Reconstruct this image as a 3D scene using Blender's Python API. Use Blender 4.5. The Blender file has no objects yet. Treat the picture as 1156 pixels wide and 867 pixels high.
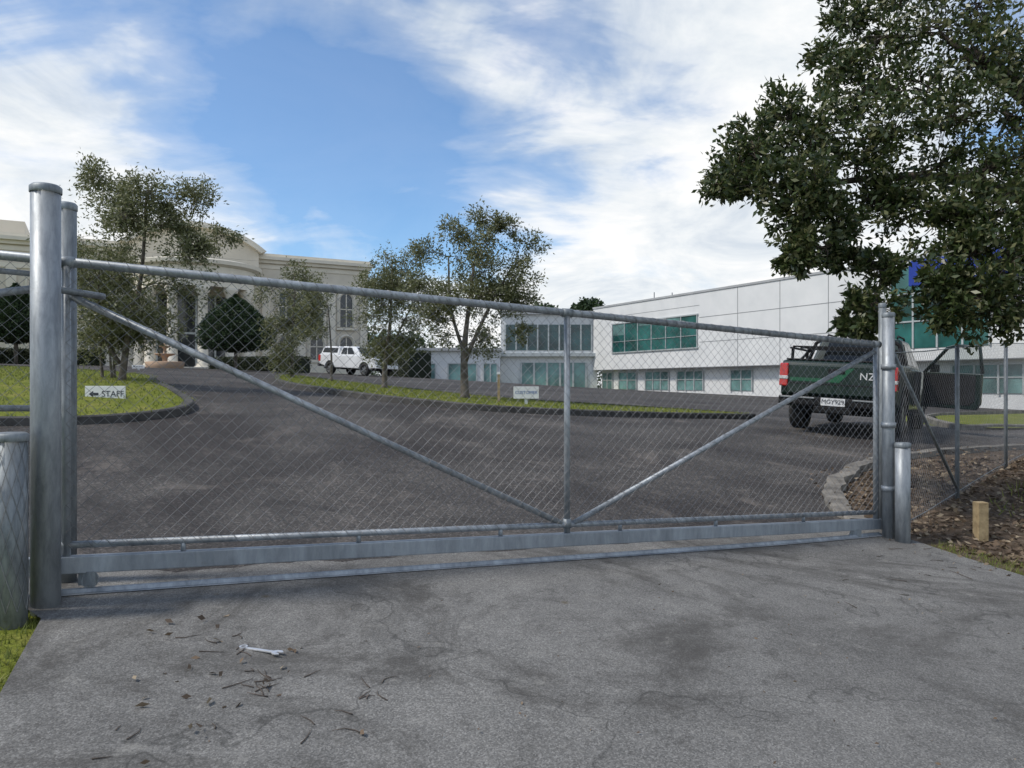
import bpy, math, random
import numpy as np
from mathutils import Vector, Matrix
from mathutils.geometry import delaunay_2d_cdt
random.seed(7); rng=np.random.default_rng(7)
scn=bpy.context.scene
scn.view_settings.view_transform='Standard'; scn.view_settings.look='None'; scn.view_settings.exposure=0

# ---------------------------------------------------------------- survey helpers (eye of photographer = origin, +Y forward)
F=850.0
def S(a,b,d): return Vector(((a-578)/F*d, d, (433.5-b)/F*d))
def SX(a,d): return (a-578)/F*d
_ys=np.arange(-60,900,0.1)
_A=np.interp(_ys,[-60,-5,0,2,3.1,4.35,5.76,7.2,8.5,10,13,16,20,25,35,50,70,110,900],
                 [-2,-1.75,-1.6,-1.5,-1.43,-1.37,-1.32,-1.265,-1.07,-.84,-.53,-.45,-.39,-.33,-.15,.05,.08,0,-4])
_k=np.exp(-0.5*(np.arange(-12,13)/5.0)**2); _k/=_k.sum()
_A=np.convolve(np.pad(_A,12,mode='edge'),_k,mode='valid')
def h(x,y): return float(np.interp(y,_ys,_A))-0.06*24*math.tanh(x/24.0)

# ---------------------------------------------------------------- materials
def nt(name):
    m=bpy.data.materials.new(name); m.use_nodes=True; t=m.node_tree
    b=t.nodes['Principled BSDF']; return m,t,b
def N(t,ty,**kw):
    n=t.nodes.new(ty)
    for k,v in kw.items(): setattr(n,k,v)
    return n
def ramp(t,fac,stops):
    r=t.nodes.new('ShaderNodeValToRGB'); e=r.color_ramp.elements
    while len(e)<len(stops): e.new(0.5)
    for el,(p,c) in zip(e,stops):
        el.position=p; el.color=(c[0],c[1],c[2],1) if not isinstance(c,(int,float)) else (c,c,c,1)
    t.links.new(fac,r.inputs['Fac']); return r.outputs['Color']
def mixc(t,f,a,b,mode='MIX'):
    m=t.nodes.new('ShaderNodeMix'); m.data_type='RGBA'; m.blend_type=mode
    for sock,v in ((m.inputs[0],f),(m.inputs[6],a),(m.inputs[7],b)):
        if isinstance(v,bpy.types.NodeSocket): t.links.new(v,sock)
        elif isinstance(v,(int,float)): sock.default_value=v
        else: sock.default_value=(v[0],v[1],v[2],1)
    return m.outputs[2]
def noise(t,vec,scale,detail=4,rough=.6,dist=0):
    n=N(t,'ShaderNodeTexNoise'); n.inputs['Scale'].default_value=scale; n.inputs['Detail'].default_value=detail
    n.inputs['Roughness'].default_value=rough; n.inputs['Distortion'].default_value=dist
    t.links.new(vec,n.inputs['Vector']); return n.outputs['Fac']
def bump(t,b,hgt,strength,dist=0.01):
    n=N(t,'ShaderNodeBump'); n.inputs['Strength'].default_value=strength; n.inputs['Distance'].default_value=dist
    t.links.new(hgt,n.inputs['Height']); t.links.new(n.outputs['Normal'],b.inputs['Normal'])
def mk(name,c1,c2=None,scale=5,rough=.6,metal=0,bmp=0,bscale=None,coat=0,spec=None):
    m,t,b=nt(name); co=N(t,'ShaderNodeTexCoord').outputs['Object']
    if c2 is None: c2=tuple(x*.85 for x in c1)
    n=noise(t,co,scale,3)
    t.links.new(ramp(t,n,[(.35,c1),(.65,c2)]),b.inputs['Base Color'])
    b.inputs['Roughness'].default_value=rough; b.inputs['Metallic'].default_value=metal
    b.inputs['Coat Weight'].default_value=coat
    if spec is not None: b.inputs['Specular IOR Level'].default_value=spec
    if bmp: bump(t,b,noise(t,co,bscale or scale*4,3),bmp)
    return m
def leafmat(name,c1,c2,c3,rough=.5,trans=.25):
    m,t,b=nt(name); g=N(t,'ShaderNodeNewGeometry')
    c=ramp(t,g.outputs['Random Per Island'],[(0,c1),(.6,c2),(1,c3)])
    t.links.new(c,b.inputs['Base Color']); b.inputs['Roughness'].default_value=rough
    tr=N(t,'ShaderNodeBsdfTranslucent'); t.links.new(c,tr.inputs['Color'])
    mx=N(t,'ShaderNodeMixShader'); mx.inputs[0].default_value=trans
    t.links.new(b.outputs[0],mx.inputs[1]); t.links.new(tr.outputs[0],mx.inputs[2])
    t.links.new(mx.outputs[0],t.nodes['Material Output'].inputs[0]); return m

def m_asphalt():
    m,t,b=nt('asphalt'); co=N(t,'ShaderNodeTexCoord').outputs['Object']
    big=ramp(t,noise(t,co,.28,5,.65,1.2),[(.38,(.043,.038,.036)),(.5,(.066,.060,.056)),(.62,(.095,.087,.080))])
    v=N(t,'ShaderNodeTexVoronoi'); v.inputs['Scale'].default_value=70; t.links.new(co,v.inputs['Vector'])
    st=ramp(t,v.outputs['Color'],[(.2,.5),(.75,1.1),(.95,2.6)])
    c=mixc(t,1.0,big,st,'MULTIPLY')
    n2=noise(t,co,1.1,8,.80,.7)
    c=mixc(t,ramp(t,n2,[(.54,0.0),(.66,.55)]),c,(.185,.162,.142))
    c=mixc(t,ramp(t,n2,[(.34,.7),(.46,0.0)]),c,(.024,.022,.021))
    t.links.new(c,b.inputs['Base Color']); b.inputs['Roughness'].default_value=.85
    b.inputs['Specular IOR Level'].default_value=.25
    bump(t,b,v.outputs['Distance'],.6,.008); return m
def m_concrete():
    m,t,b=nt('weathered_concrete'); co=N(t,'ShaderNodeTexCoord').outputs['Object']
    c=ramp(t,noise(t,co,.9,7,.65,.5),[(.3,(.12,.117,.111)),(.5,(.175,.171,.162)),(.72,(.235,.229,.215))])
    v=N(t,'ShaderNodeTexVoronoi'); v.inputs['Scale'].default_value=150; t.links.new(co,v.inputs['Vector'])
    st=ramp(t,v.outputs['Color'],[(.15,.62),(.6,1.0),(.95,1.55)])
    c=mixc(t,1.0,c,st,'MULTIPLY')
    stain=ramp(t,noise(t,co,.5,7,.74,1.6),[(.47,0.0),(.60,.75)])
    c=mixc(t,stain,c,(.060,.056,.051))
    n7=noise(t,co,6,7,.82,.2)
    c=mixc(t,ramp(t,n7,[(.55,0.0),(.70,.7)]),c,(.05,.047,.043))
    c=mixc(t,ramp(t,n7,[(.28,.6),(.43,0.0)]),c,(.34,.33,.30))
    bs=N(t,'ShaderNodeTexVoronoi'); bs.inputs['Scale'].default_value=1.9; t.links.new(co,bs.inputs['Vector'])
    c=mixc(t,ramp(t,bs.outputs['Distance'],[(.02,.6),(.07,0.0)]),c,(.10,.072,.036))
    cr=N(t,'ShaderNodeTexVoronoi'); cr.feature='DISTANCE_TO_EDGE'; cr.inputs['Scale'].default_value=.22
    vm=N(t,'ShaderNodeVectorMath',operation='ADD'); nn=N(t,'ShaderNodeTexNoise'); nn.inputs['Scale'].default_value=3
    t.links.new(co,nn.inputs['Vector']); t.links.new(co,vm.inputs[0]); t.links.new(nn.outputs['Color'],vm.inputs[1]); t.links.new(vm.outputs[0],cr.inputs['Vector'])
    c=mixc(t,ramp(t,cr.outputs['Distance'],[(0,.5),(.0016,0.0)]),c,(.03,.03,.028))
    t.links.new(c,b.inputs['Base Color']); b.inputs['Roughness'].default_value=.8
    b.inputs['Specular IOR Level'].default_value=.3
    bump(t,b,noise(t,co,130,4,.8),.6,.007); return m
def m_ground(name,a,bc,cc,scale=3):
    m,t,b=nt(name); co=N(t,'ShaderNodeTexCoord').outputs['Object']
    c=ramp(t,noise(t,co,scale,6,.75,.3),[(.3,a),(.5,bc),(.7,cc)])
    c2=ramp(t,noise(t,co,scale*25,3,.7),[(.3,.55),(.7,1.35)])
    c=mixc(t,1.0,c,c2,'MULTIPLY'); t.links.new(c,b.inputs['Base Color']); b.inputs['Roughness'].default_value=.95
    b.inputs['Specular IOR Level'].default_value=.1
    bump(t,b,noise(t,co,scale*20,4,.8),.8,.02); return m
def m_glass(name,c,rough=.12):
    m,t,b=nt(name); co=N(t,'ShaderNodeTexCoord').outputs['Object']
    cc=ramp(t,noise(t,co,.45,3),[(.35,tuple(x*.4 for x in c)),(.65,tuple(x*1.3 for x in c))])
    t.links.new(cc,b.inputs['Base Color']); b.inputs['Roughness'].default_value=rough
    b.inputs['Specular IOR Level'].default_value=.7
    bump(t,b,noise(t,co,.7,2),.06,.05); return m

ASPH=m_asphalt(); CONC=m_concrete()
GRASS=m_ground('grass_turf',(.10,.12,.022),(.165,.19,.032),(.25,.23,.07),1.6)
MULCH=m_ground('bark_mulch',(.05,.037,.028),(.12,.088,.062),(.22,.175,.135),4)
KERB=mk('kerb_concrete',(.24,.22,.19),(.10,.092,.08),5,.9,bmp=.6,bscale=50)
KERBD=mk('dark_kerb',(.085,.08,.074),(.035,.034,.032),5,.85,bmp=.4,bscale=60)
def m_galv(name,c1,c2,rough=.5,metal=.4):
    m,t,b=nt(name); co=N(t,'ShaderNodeTexCoord').outputs['Object']
    mp=N(t,'ShaderNodeMapping'); mp.inputs['Scale'].default_value=(1,1,.25); t.links.new(co,mp.inputs['Vector'])
    c=ramp(t,noise(t,mp.outputs[0],22,5,.7,.3),[(.32,c2),(.62,c1)])
    d=ramp(t,noise(t,mp.outputs[0],4,3,.7),[(.4,.75),(.7,1.1)])
    c=mixc(t,1.0,c,d,'MULTIPLY')
    e=ramp(t,noise(t,co,9,5,.8),[(.60,0.0),(.72,.5)]); c=mixc(t,e,c,(.17,.17,.165))
    t.links.new(c,b.inputs['Base Color']); b.inputs['Roughness'].default_value=rough; b.inputs['Metallic'].default_value=metal
    bump(t,b,noise(t,co,90,3),.15,.003); return m
GALV=m_galv('galvanised_steel',(.39,.42,.45),(.23,.255,.28))
GALVD=m_galv('galvanised_steel_weathered',(.30,.33,.35),(.15,.17,.19),.55)
WIRE=mk('galvanised_wire',(.27,.27,.275),(.16,.165,.17),9,.55,.3)
BEAM=m_galv('galvanised_beam',(.37,.40,.43),(.27,.30,.33),.55,.3)
WHITE=mk('white_panel',(.72,.725,.72),(.64,.65,.65),.5,.55)
JOINT=mk('joint_grey',(.25,.26,.27),None,3,.7)
ROOFG=mk('roof_grey',(.40,.41,.42),None,1,.7)
TEAL=m_glass('teal_glass',(.025,.13,.12)); TEALD=m_glass('dark_teal_glass',(.02,.075,.085)); TEALL=m_glass('pale_teal_glass',(.15,.28,.27),.25)
BLUE=mk('blue_cladding',(.012,.04,.30),None,2,.35)
FRAME=mk('aluminium_frame',(.5,.53,.53),None,3,.4,.3)
CREAM=mk('cream_plaster',(.66,.60,.50),(.57,.52,.43),.6,.8,bmp=.2,bscale=10)
CREAML=mk('cream_trim',(.74,.685,.58),(.65,.60,.50),.8,.75)
DGLASS=m_glass('dark_glass',(.03,.035,.04))
TEALROOF=mk('teal_roof',(.03,.30,.30),None,1,.5)
BARK=mk('bark',(.17,.145,.12),(.07,.06,.048),9,.9,bmp=.8,bscale=30)
BARKD=mk('bark_dark',(.12,.095,.08),(.045,.037,.03),9,.9,bmp=.8,bscale=30)
L_OLIVE=leafmat('olive_leaves',(.08,.092,.036),(.165,.18,.078),(.33,.33,.21),.5,.40)
L_DARK=leafmat('broad_leaves',(.026,.045,.015),(.068,.096,.03),(.19,.19,.09),.36,.30)
L_TOP=leafmat('topiary_leaves',(.016,.034,.014),(.034,.062,.022),(.065,.105,.04),.6,.1)
L_HEDGE=leafmat('hedge_leaves',(.025,.035,.014),(.05,.065,.028),(.09,.10,.045),.6,.1)
L_GRASS=leafmat('grass_blades',(.11,.14,.025),(.18,.22,.038),(.30,.29,.10),.7,.35)
L_DRY=leafmat('dry_leaves',(.07,.05,.035),(.16,.11,.07),(.32,.26,.18),.8,.05)
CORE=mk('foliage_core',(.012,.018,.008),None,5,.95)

# ---------------------------------------------------------------- mesh helpers
def link(o,parent=None):
    scn.collection.objects.link(o)
    if parent is not None: o.parent=parent
    return o
def empty(name,loc=(0,0,0),rz=0,mat=None):
    e=bpy.data.objects.new(name,None); e.empty_display_size=.3
    if mat is not None: e.matrix_world=mat
    else: e.location=loc; e.rotation_euler=(0,0,rz)
    return link(e)
def mesh(name,v,f,mat,parent=None,smooth=False,bevel=0,seg=2):
    me=bpy.data.meshes.new(name); me.from_pydata([tuple(p) for p in v],[],[tuple(q) for q in f]); me.update()
    o=bpy.data.objects.new(name,me); me.materials.append(mat)
    if smooth: me.polygons.foreach_set('use_smooth',[True]*len(me.polygons))
    if bevel:
        b=o.modifiers.new('bevel','BEVEL'); b.width=bevel; b.segments=seg; b.limit_method='ANGLE'; b.angle_limit=math.radians(35)
    return link(o,parent)
class MB:
    def __init__(s): s.v=[]; s.f=[]
    def box(s,x0,x1,y0,y1,z0,z1):
        n=len(s.v); s.v+=[(x0,y0,z0),(x1,y0,z0),(x1,y1,z0),(x0,y1,z0),(x0,y0,z1),(x1,y0,z1),(x1,y1,z1),(x0,y1,z1)]
        s.f+=[tuple(n+i for i in q) for q in ((0,3,2,1),(4,5,6,7),(0,1,5,4),(1,2,6,5),(2,3,7,6),(3,0,4,7))]; return s
    def tube(s,pts,rad,n=8,caps=True):
        pts=[Vector(p) for p in pts]
        if not hasattr(rad,'__len__'): rad=[rad]*len(pts)
        base=len(s.v); prev=None
        for i,p in enumerate(pts):
            a=pts[max(i-1,0)]; b=pts[min(i+1,len(pts)-1)]; t=(b-a)
            if t.length<1e-9: t=Vector((0,0,1))
            t.normalize()
            if prev is None:
                u=t.cross(Vector((0,0,1)))
                if u.length<.05: u=t.cross(Vector((1,0,0)))
            else: u=prev-t*prev.dot(t)
            u.normalize(); prev=u; w=t.cross(u)
            for k in range(n):
                an=2*math.pi*k/n; s.v.append(p+(u*math.cos(an)+w*math.sin(an))*rad[i])
        for i in range(len(pts)-1):
            for k in range(n):
                a=base+i*n+k; b=base+i*n+(k+1)%n; s.f.append((a,b,b+n,a+n))
        if caps:
            s.f.append(tuple(base+k for k in range(n))[::-1]); e=base+(len(pts)-1)*n; s.f.append(tuple(e+k for k in range(n)))
        return s
    def prism(s,poly,x0,x1):
        n=len(s.v); m=len(poly)
        s.v+=[(x0,y,z) for y,z in poly]+[(x1,y,z) for y,z in poly]
        s.f.append(tuple(n+i for i in range(m))); s.f.append(tuple(n+m+i for i in range(m))[::-1])
        for i in range(m):
            j=(i+1)%m; s.f.append((n+j,n+i,n+m+i,n+m+j))
        return s
    def lathe(s,prof,cx,cy,n=20,a0=0,a1=2*math.pi):
        base=len(s.v); full=abs(a1-a0-2*math.pi)<1e-6; cols=n if full else n+1
        for r,z in prof:
            for k in range(cols):
                a=a0+(a1-a0)*k/n; s.v.append((cx+r*math.cos(a),cy+r*math.sin(a),z))
        for i in range(len(prof)-1):
            for k in range(n):
                a=base+i*cols+k; b=base+i*cols+((k+1)%cols if full else k+1); s.f.append((a,b,b+cols,a+cols))
        return s
    def out(s,name,mat,parent=None,smooth=False,bevel=0,seg=2): return mesh(name,s.v,s.f,mat,parent,smooth,bevel,seg)
def fixn(o):
    import bmesh
    bm=bmesh.new(); bm.from_mesh(o.data); bmesh.ops.recalc_face_normals(bm,faces=bm.faces); bm.to_mesh(o.data); bm.free(); return o

def catmull(pts,n=6,closed=True):
    out=[]; m=len(pts); rngi=range(m) if closed else range(m-1)
    for i in rngi:
        P=[np.array(pts[(i+k)%m] if closed else pts[min(max(i+k,0),m-1)],float) for k in (-1,0,1,2)]
        for j in range(n):
            t=j/n; out.append(tuple(.5*((2*P[1])+(-P[0]+P[2])*t+(2*P[0]-5*P[1]+4*P[2]-P[3])*t*t+(-P[0]+3*P[1]-3*P[2]+P[3])*t**3)))
    if not closed: out.append(tuple(pts[-1]))
    return out
def inside(px,py,poly):
    c=np.zeros(px.shape,bool); n=len(poly)
    for i in range(n):
        x1,y1=poly[i]; x2,y2=poly[(i+1)%n]
        if y1==y2: continue
        cond=((y1>py)!=(y2>py))&(px<(x2-x1)*(py-y1)/(y2-y1)+x1); c^=cond
    return c
def sheet(name,poly,dz,mat,step=.5):
    b=[]; n=len(poly)
    for i in range(n):
        p=Vector(poly[i]); q=Vector(poly[(i+1)%n]); k=max(1,int((q-p).length/step))
        for j in range(k): b.append(p.lerp(q,j/k))
    xs=[p.x for p in b]; ys=[p.y for p in b]
    gx,gy=np.meshgrid(np.arange(min(xs),max(xs),step)+step*.37,np.arange(min(ys),max(ys),step)+step*.41)
    gx=gx.ravel(); gy=gy.ravel(); k=inside(gx,gy,[(p.x,p.y) for p in b]); 
    pts=b+[Vector((float(x),float(y))) for x,y in zip(gx[k],gy[k])]
    area=sum(b[i].x*b[(i+1)%len(b)].y-b[(i+1)%len(b)].x*b[i].y for i in range(len(b)))
    face=list(range(len(b))); 
    if area<0: face=face[::-1]
    r=delaunay_2d_cdt(pts,[],[face],1,1e-5)
    v=[(p.x,p.y,h(p.x,p.y)+dz) for p in r[0]]
    fs=[]
    for f in r[2]:
        a,bb,c=[r[0][i] for i in f[:3]]
        if (bb-a).cross(c-a)<0: f=list(f)[::-1]
        fs.append(f)
    return mesh(name,v,fs,mat,None,True)
def kerb(name,path,closed,mat,w=.14,ht=.12,rough=0):
    n=len(path); v=[]; f=[]
    for i,p in enumerate(path):
        a=Vector(path[(i-1)%n] if closed else path[max(i-1,0)]); b=Vector(path[(i+1)%n] if closed else path[min(i+1,n-1)])
        t=(b-a).normalized(); nn=Vector((-t.y,t.x)); p=Vector(p)+nn*random.gauss(0,rough); q=p+nn*(w+random.gauss(0,rough)); q2=p+nn*.02
        hh=ht+random.gauss(0,rough*.4)
        z=h(p.x,p.y); v+=[(p.x,p.y,z-.08),(p.x,p.y,z+hh-.02),(q2.x,q2.y,z+hh),(q.x,q.y,z+hh-rough*.5),(q.x,q.y,z-.08)]
    for i in range(n if closed else n-1):
        j=(i+1)%n
        for k in range(4): f.append((i*5+k,j*5+k,j*5+k+1,i*5+k+1))
    return fixn(mesh(name,v,f,mat))
def blades(name,poly,n,hh,mat,dz=0,w=.006):
    xs=[p[0] for p in poly]; ys=[p[1] for p in poly]
    X=rng.uniform(min(xs),max(xs),n*3); Y=rng.uniform(min(ys),max(ys),n*3); k=inside(X,Y,poly); X=X[k][:n]; Y=Y[k][:n]
    v=[];f=[]
    for x,y in zip(X,Y):
        z=h(x,y)+dz; a=random.random()*6.28; l=hh*random.uniform(.4,1.2); b=len(v); c,s=math.cos(a)*w,math.sin(a)*w
        dx,dy=random.gauss(0,.5)*l,random.gauss(0,.5)*l
        v+=[(x-c,y-s,z),(x+c,y+s,z),(x+dx,y+dy,z+l)]; f.append((b,b+1,b+2))
    return mesh(name,v,f,mat)

# ---------------------------------------------------------------- foliage
def leaves_mesh(name,C,D,size,mat,parent,wid=.42):
    n=len(C); D=D/np.linalg.norm(D,axis=1,keepdims=True)
    R=rng.normal(size=(n,3)); W=np.cross(D,R); W/=np.linalg.norm(W,axis=1,keepdims=True)
    Nn=np.cross(D,W); L=(size*rng.uniform(.65,1.25,n))[:,None]
    a=C; tip=C+D*L; m=C+D*L*.5+Nn*L*.06; V=np.stack([a,m+W*L*wid*.5,tip,m-W*L*wid*.5],1).reshape(-1,3)
    me=bpy.data.meshes.new(name); me.vertices.add(4*n); me.vertices.foreach_set('co',V.ravel())
    me.loops.add(4*n); me.loops.foreach_set('vertex_index',np.arange(4*n,dtype=np.int32))
    me.polygons.add(n); me.polygons.foreach_set('loop_start',np.arange(0,4*n,4,dtype=np.int32))
    me.update(calc_edges=True); me.validate(); me.materials.append(mat)
    return link(bpy.data.objects.new(name,me),parent)
def wob(a,b,n,amp,sag=0):
    a=Vector(a); b=Vector(b); o=[]
    L=(b-a).length
    for i in range(n+1):
        t=i/n; p=a.lerp(b,t)
        if 0<i<n: p+=Vector((random.gauss(0,amp),random.gauss(0,amp),random.gauss(0,amp)))*L
        p.z+=sag*L*math.sin(math.pi*t); o.append(p)
    return o
def tree(name,trunks,clumps,leafsz,nsub,nleaf,lmat,bmat,limb_r=.03,sig=.22,down=0.0,wid=.42,sag=.08,spread=1.15):
    par=empty(name,trunks[0][0][0]); o=Vector(trunks[0][0][0]); mb=MB(); nodes=[]
    for path,r0,r1 in trunks:
        pts=[Vector(p)-o for p in path]; fine=catmull([tuple(p) for p in pts],4,False)
        rr=[r0+(r1-r0)*i/(len(fine)-1) for i in range(len(fine))]; rr[0]*=1.35
        mb.tube(fine,rr,9)
        for i in range(len(fine)//3,len(fine)): nodes.append((Vector(fine[i]),rr[i]))
    Cs=[];Ds=[]
    cl=sorted([(Vector(c)-o,r) for c,r in clumps],key=lambda q:min((q[0]-nd[0]).length for nd in nodes))
    for c,r in cl:
        best=min(nodes,key=lambda nd:(c-nd[0]).length+max(0,nd[0].z-c.z)*1.2)
        p=wob(best[0],c,6,.035,sag); r0=min(best[1]*.75,limb_r*(1+ (c-best[0]).length*.25)); rr=[r0*(1-.75*i/6) for i in range(7)]
        mb.tube(p,rr,6,False)
        for i in (2,3,4,5,6): nodes.append((p[i],rr[i]))
        for k in range(nsub):
            d=Vector(rng.normal(size=3)); d.normalize(); d.z*=.8; q=c+d*r*random.uniform(.3,spread)
            mb.tube(wob(p[random.choice((4,5,6))],q,3,.06),[limb_r*.25,limb_r*.18,limb_r*.12,limb_r*.05],3,False)
            m=int(nleaf*random.uniform(.4,1.5)); cc=np.array(q)+rng.normal(size=(m,3))*r*sig*random.uniform(.6,1.3)
            Cs.append(cc); dd=rng.normal(size=(m,3))*.8+np.array(d)*.7; dd[:,2]-=down; Ds.append(dd)
    mb.out('trunk_and_branches',bmat,par,True)
    leaves_mesh('foliage',np.concatenate(Cs),np.concatenate(Ds),leafsz,lmat,par,wid)
    return par
def crown(c,rx,ry,rz,n,r,seed,lo=-1.0):
    g=np.random.default_rng(seed); out=[]
    while len(out)<n:
        p=g.uniform(-1,1,3)
        if np.linalg.norm(p)>1 or p[2]<lo: continue
        out.append(((c[0]+p[0]*rx,c[1]+p[1]*ry,c[2]+p[2]*rz),r*g.uniform(.7,1.25)))
    return out
def topiary(name,base,rad,ht,z0,n,lmat,trunk=True):
    par=empty(name,base); v=MB()
    prof=[(0.02,z0),(rad*.75,z0+.05*ht),(rad*.92,z0+.25*ht),(rad*.85,z0+.42*ht),(rad*.55,z0+.70*ht),(rad*.22,z0+.9*ht),(.02,z0+.96*ht)]
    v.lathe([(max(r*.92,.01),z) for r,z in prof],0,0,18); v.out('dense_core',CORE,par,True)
    if trunk: MB().tube([(0,0,-.1),(0,0,z0+.3)],.09,8).out('trunk',BARK,par,True)
    t=rng.uniform(0,1,n); zz=z0+t*ht; R=np.interp(zz,[p[1] for p in prof],[p[0] for p in prof]); a=rng.uniform(0,6.283,n)
    lump=1+.07*np.sin(a*5+zz*3)+.05*np.sin(a*11-zz*7)
    R=R*lump*rng.uniform(.9,1.08,n); C=np.stack([R*np.cos(a),R*np.sin(a),zz],1); D=np.stack([np.cos(a),np.sin(a),.4+0*a],1)+rng.normal(size=(n,3))*.6
    leaves_mesh('foliage',C,D,.13,lmat,par,.6); return par
def hedge(name,x0,y0,x1,y1,w,ht,n,lmat=L_HEDGE):
    a=Vector((x0,y0)); b=Vector((x1,y1)); L=(b-a).length; ang=math.atan2(y1-y0,x1-x0); z=h((x0+x1)/2,(y0+y1)/2)
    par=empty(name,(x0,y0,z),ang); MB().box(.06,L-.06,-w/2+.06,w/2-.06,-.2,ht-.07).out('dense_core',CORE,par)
    u=rng.uniform(0,L,n); s=rng.uniform(-1,1,n)*w/2; zz=rng.uniform(0,ht,n); k=rng.integers(0,4,n)
    zz=np.where(k<2,ht+rng.normal(size=n)*.03,zz); s=np.where(k==2,-w/2+rng.normal(size=n)*.03,np.where(k==3,w/2,s))
    C=np.stack([u,s,zz],1); leaves_mesh('foliage',C,rng.normal(size=(n,3))+np.array([0,-.3,.6]),.10,lmat,par,.6)

# ---------------------------------------------------------------- ground
def axis(lo,hi,f0,f1,fine):
    a=list(np.arange(f0,f1,fine)); s=fine; x=f1
    while x<hi: a.append(x); s*=1.22; x+=s
    a.append(hi); s=fine; x=f0-fine; 
    while x>lo: a.insert(0,x); s*=1.22; x-=s
    a.insert(0,lo); return a
gx=axis(-700,700,-22,26,.6); gy=axis(-50,880,-6,72,.6)
V=[(x,y,h(x,y)-.03) for y in gy for x in gx]; nx=len(gx)
Fc=[(j*nx+i,j*nx+i+1,(j+1)*nx+i+1,(j+1)*nx+i) for j in range(len(gy)-1) for i in range(nx-1)]
mesh('ground',V,Fc,GRASS,None,True)

GL=Vector((-2.575,4.35,0)); GR=Vector((3.49,7.2,0)); gd=(GR-GL).normalized(); gn=Vector((-gd.y,gd.x,0)); GLEN=(GR-GL).length
bL=GL-gd*.25+gn*.33; bR=GR+gd*.2+gn*.33
aL=bL-gn*.25; aR=bR-gn*.25
rk=[(bR.x-.15,bR.y),(3.42,8.2),(3.75,9.0),(4.4,9.9),(5.3,10.8),(6.8,11.8),(9.2,12.9),(14,14.2)]
rk=catmull(rk,7,False)
asph=[(aL.x-3.5,aL.y-1.6),(aL.x,aL.y),(aR.x-.15,aR.y)]+rk[1:]+[(16,15.5),(13,18.5),(10.6,16.9),(9.9,17.2),(11,24),(30,38),(24,47),(12,62),(6,66),(-9,66),(-14,60),(-30,53),(-30,38),(-20,30),(-20,12),(-14,5)]
sheet('asphalt_driveway',asph,0,ASPH,.5)
ragged=[]
for i in range(1,60):
    p=bR.lerp(bL,i/60)+gn*(random.gauss(0,.025)+.04*math.sin(i*.7)); ragged.append((p.x,p.y))
apron=[(bL.x-.25,bL.y-.1),(-2.72,4.15),(-2.47,3.95),(-2.12,3.1),(-1.75,1.9),(-1.2,-4),(11,-4),(8.5,2),(5.6,4.6),(4.15,5.95),(3.82,6.95),(bR.x,bR.y)]+ragged
sheet('concrete_apron',apron,.012,CONC,.3)
mulch=[(bR.x+.02,bR.y-.02),(3.85,6.98),(4.2,5.98),(5.65,4.65),(9,2),(22,4),(24,16),(15,14.2)]+[(x+.05,y-.02) for x,y in rk[::-1][1:]]
sheet('mulch_bed',mulch,-.008,MULCH,.4)
kerb('concrete_kerb',[(x,y) for x,y in rk[::-1]],False,KERB,.20,.055,.012)
cis=catmull([(-9,29),(-7.4,23.5),(-5.8,19.2),(-3.5,15.6),(-1.8,14.1),(-.3,13.5),(2,14.1),(4.9,15.9),(5.2,16.5),(4.5,16.9),(2.5,17.0),(.4,17.1),(-1.8,19.2),(-5,24),(-8.3,29.4)],5)
sheet('grass_island',cis,.10,GRASS,.5); kerb('island_kerb',cis,True,KERBD)
lis=catmull([(-13,8.6),(-9,9.0),(-6.0,9.7),(-4.95,10.6),(-4.9,11.6),(-5.7,12.9),(-7.4,15.7),(-9.8,20),(-14,22),(-18,17),(-17,10)],5)
sheet('grass_island.001',lis,.10,GRASS,.5); kerb('island_kerb.001',lis,True,KERBD)
back=[(9.9,17.2),(10.6,16.9),(13,18.5),(26,22),(34,30),(24,33),(14,25)]
sheet('grass_verge',back,.05,GRASS,.8); kerb('verge_kerb',catmull(back,3),True,KERB)
blades('grass_tufts',[p for p in cis],14000,.045,L_GRASS,.10,.010)
blades('grass_tufts.001',[p for p in lis],14000,.05,L_GRASS,.10,.010)
lc=[(-2.44,3.95),(-2.10,3.1),(-1.72,1.9),(-4,1.9),(-5.5,4.4),(-2.72,4.15)]
blades('grass_tufts.002',lc,8000,.05,L_GRASS,-.03,.004)
blades('grass_tufts.003',[(3.8,6.9),(4.13,5.95),(5.6,4.6),(6.0,4.9),(4.55,6.15),(4.1,7.1)],3500,.06,L_GRASS,-.02,.004)
blades('grass_tufts.004',[(5,8.2),(9,12),(15,14),(13,7)],2500,.14,L_GRASS,-.01,.008)
def litter(name,poly,n,sz,dz=0.01,mat=L_DRY):
    xs=[p[0] for p in poly]; ys=[p[1] for p in poly]
    X=rng.uniform(min(xs),max(xs),n*4); Y=rng.uniform(min(ys),max(ys),n*4); k=inside(X,Y,poly); X=X[k][:n]; Y=Y[k][:n]
    C=np.array([(x,y,h(x,y)+dz+random.random()*.012) for x,y in zip(X,Y)]); D=rng.normal(size=(len(C),3)); D[:,2]*=.25
    return leaves_mesh(name,C,D,sz,mat,None,.5)
litter('leaf_litter',[(3.9,7.3),(4.3,6.3),(9,3.5),(12,13),(5.3,10.6),(3.6,8.4)],15000,.07,.0)
litter('leaf_litter.001',[(3.2,7.4),(3.6,6.2),(5.2,4.6),(6,4),(5,5.4)],60,.05,.016)
litter('leaf_litter.002',[(-1.9,3.9),(-1.5,2.6),(-.6,2.8),(-.6,3.6),(-1.5,4.2)],34,.05,.016)
litter('leaf_litter.003',[(-2.4,3.9),(-1.3,2),(5,2.5),(4,6.9)],140,.02,.016)
litter('leaf_litter.004',[(3.3,7.6),(3.5,9.1),(5.2,10.9),(9,13),(9,12.2),(4.0,8.6),(3.9,7.5)],500,.06,.05)
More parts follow.
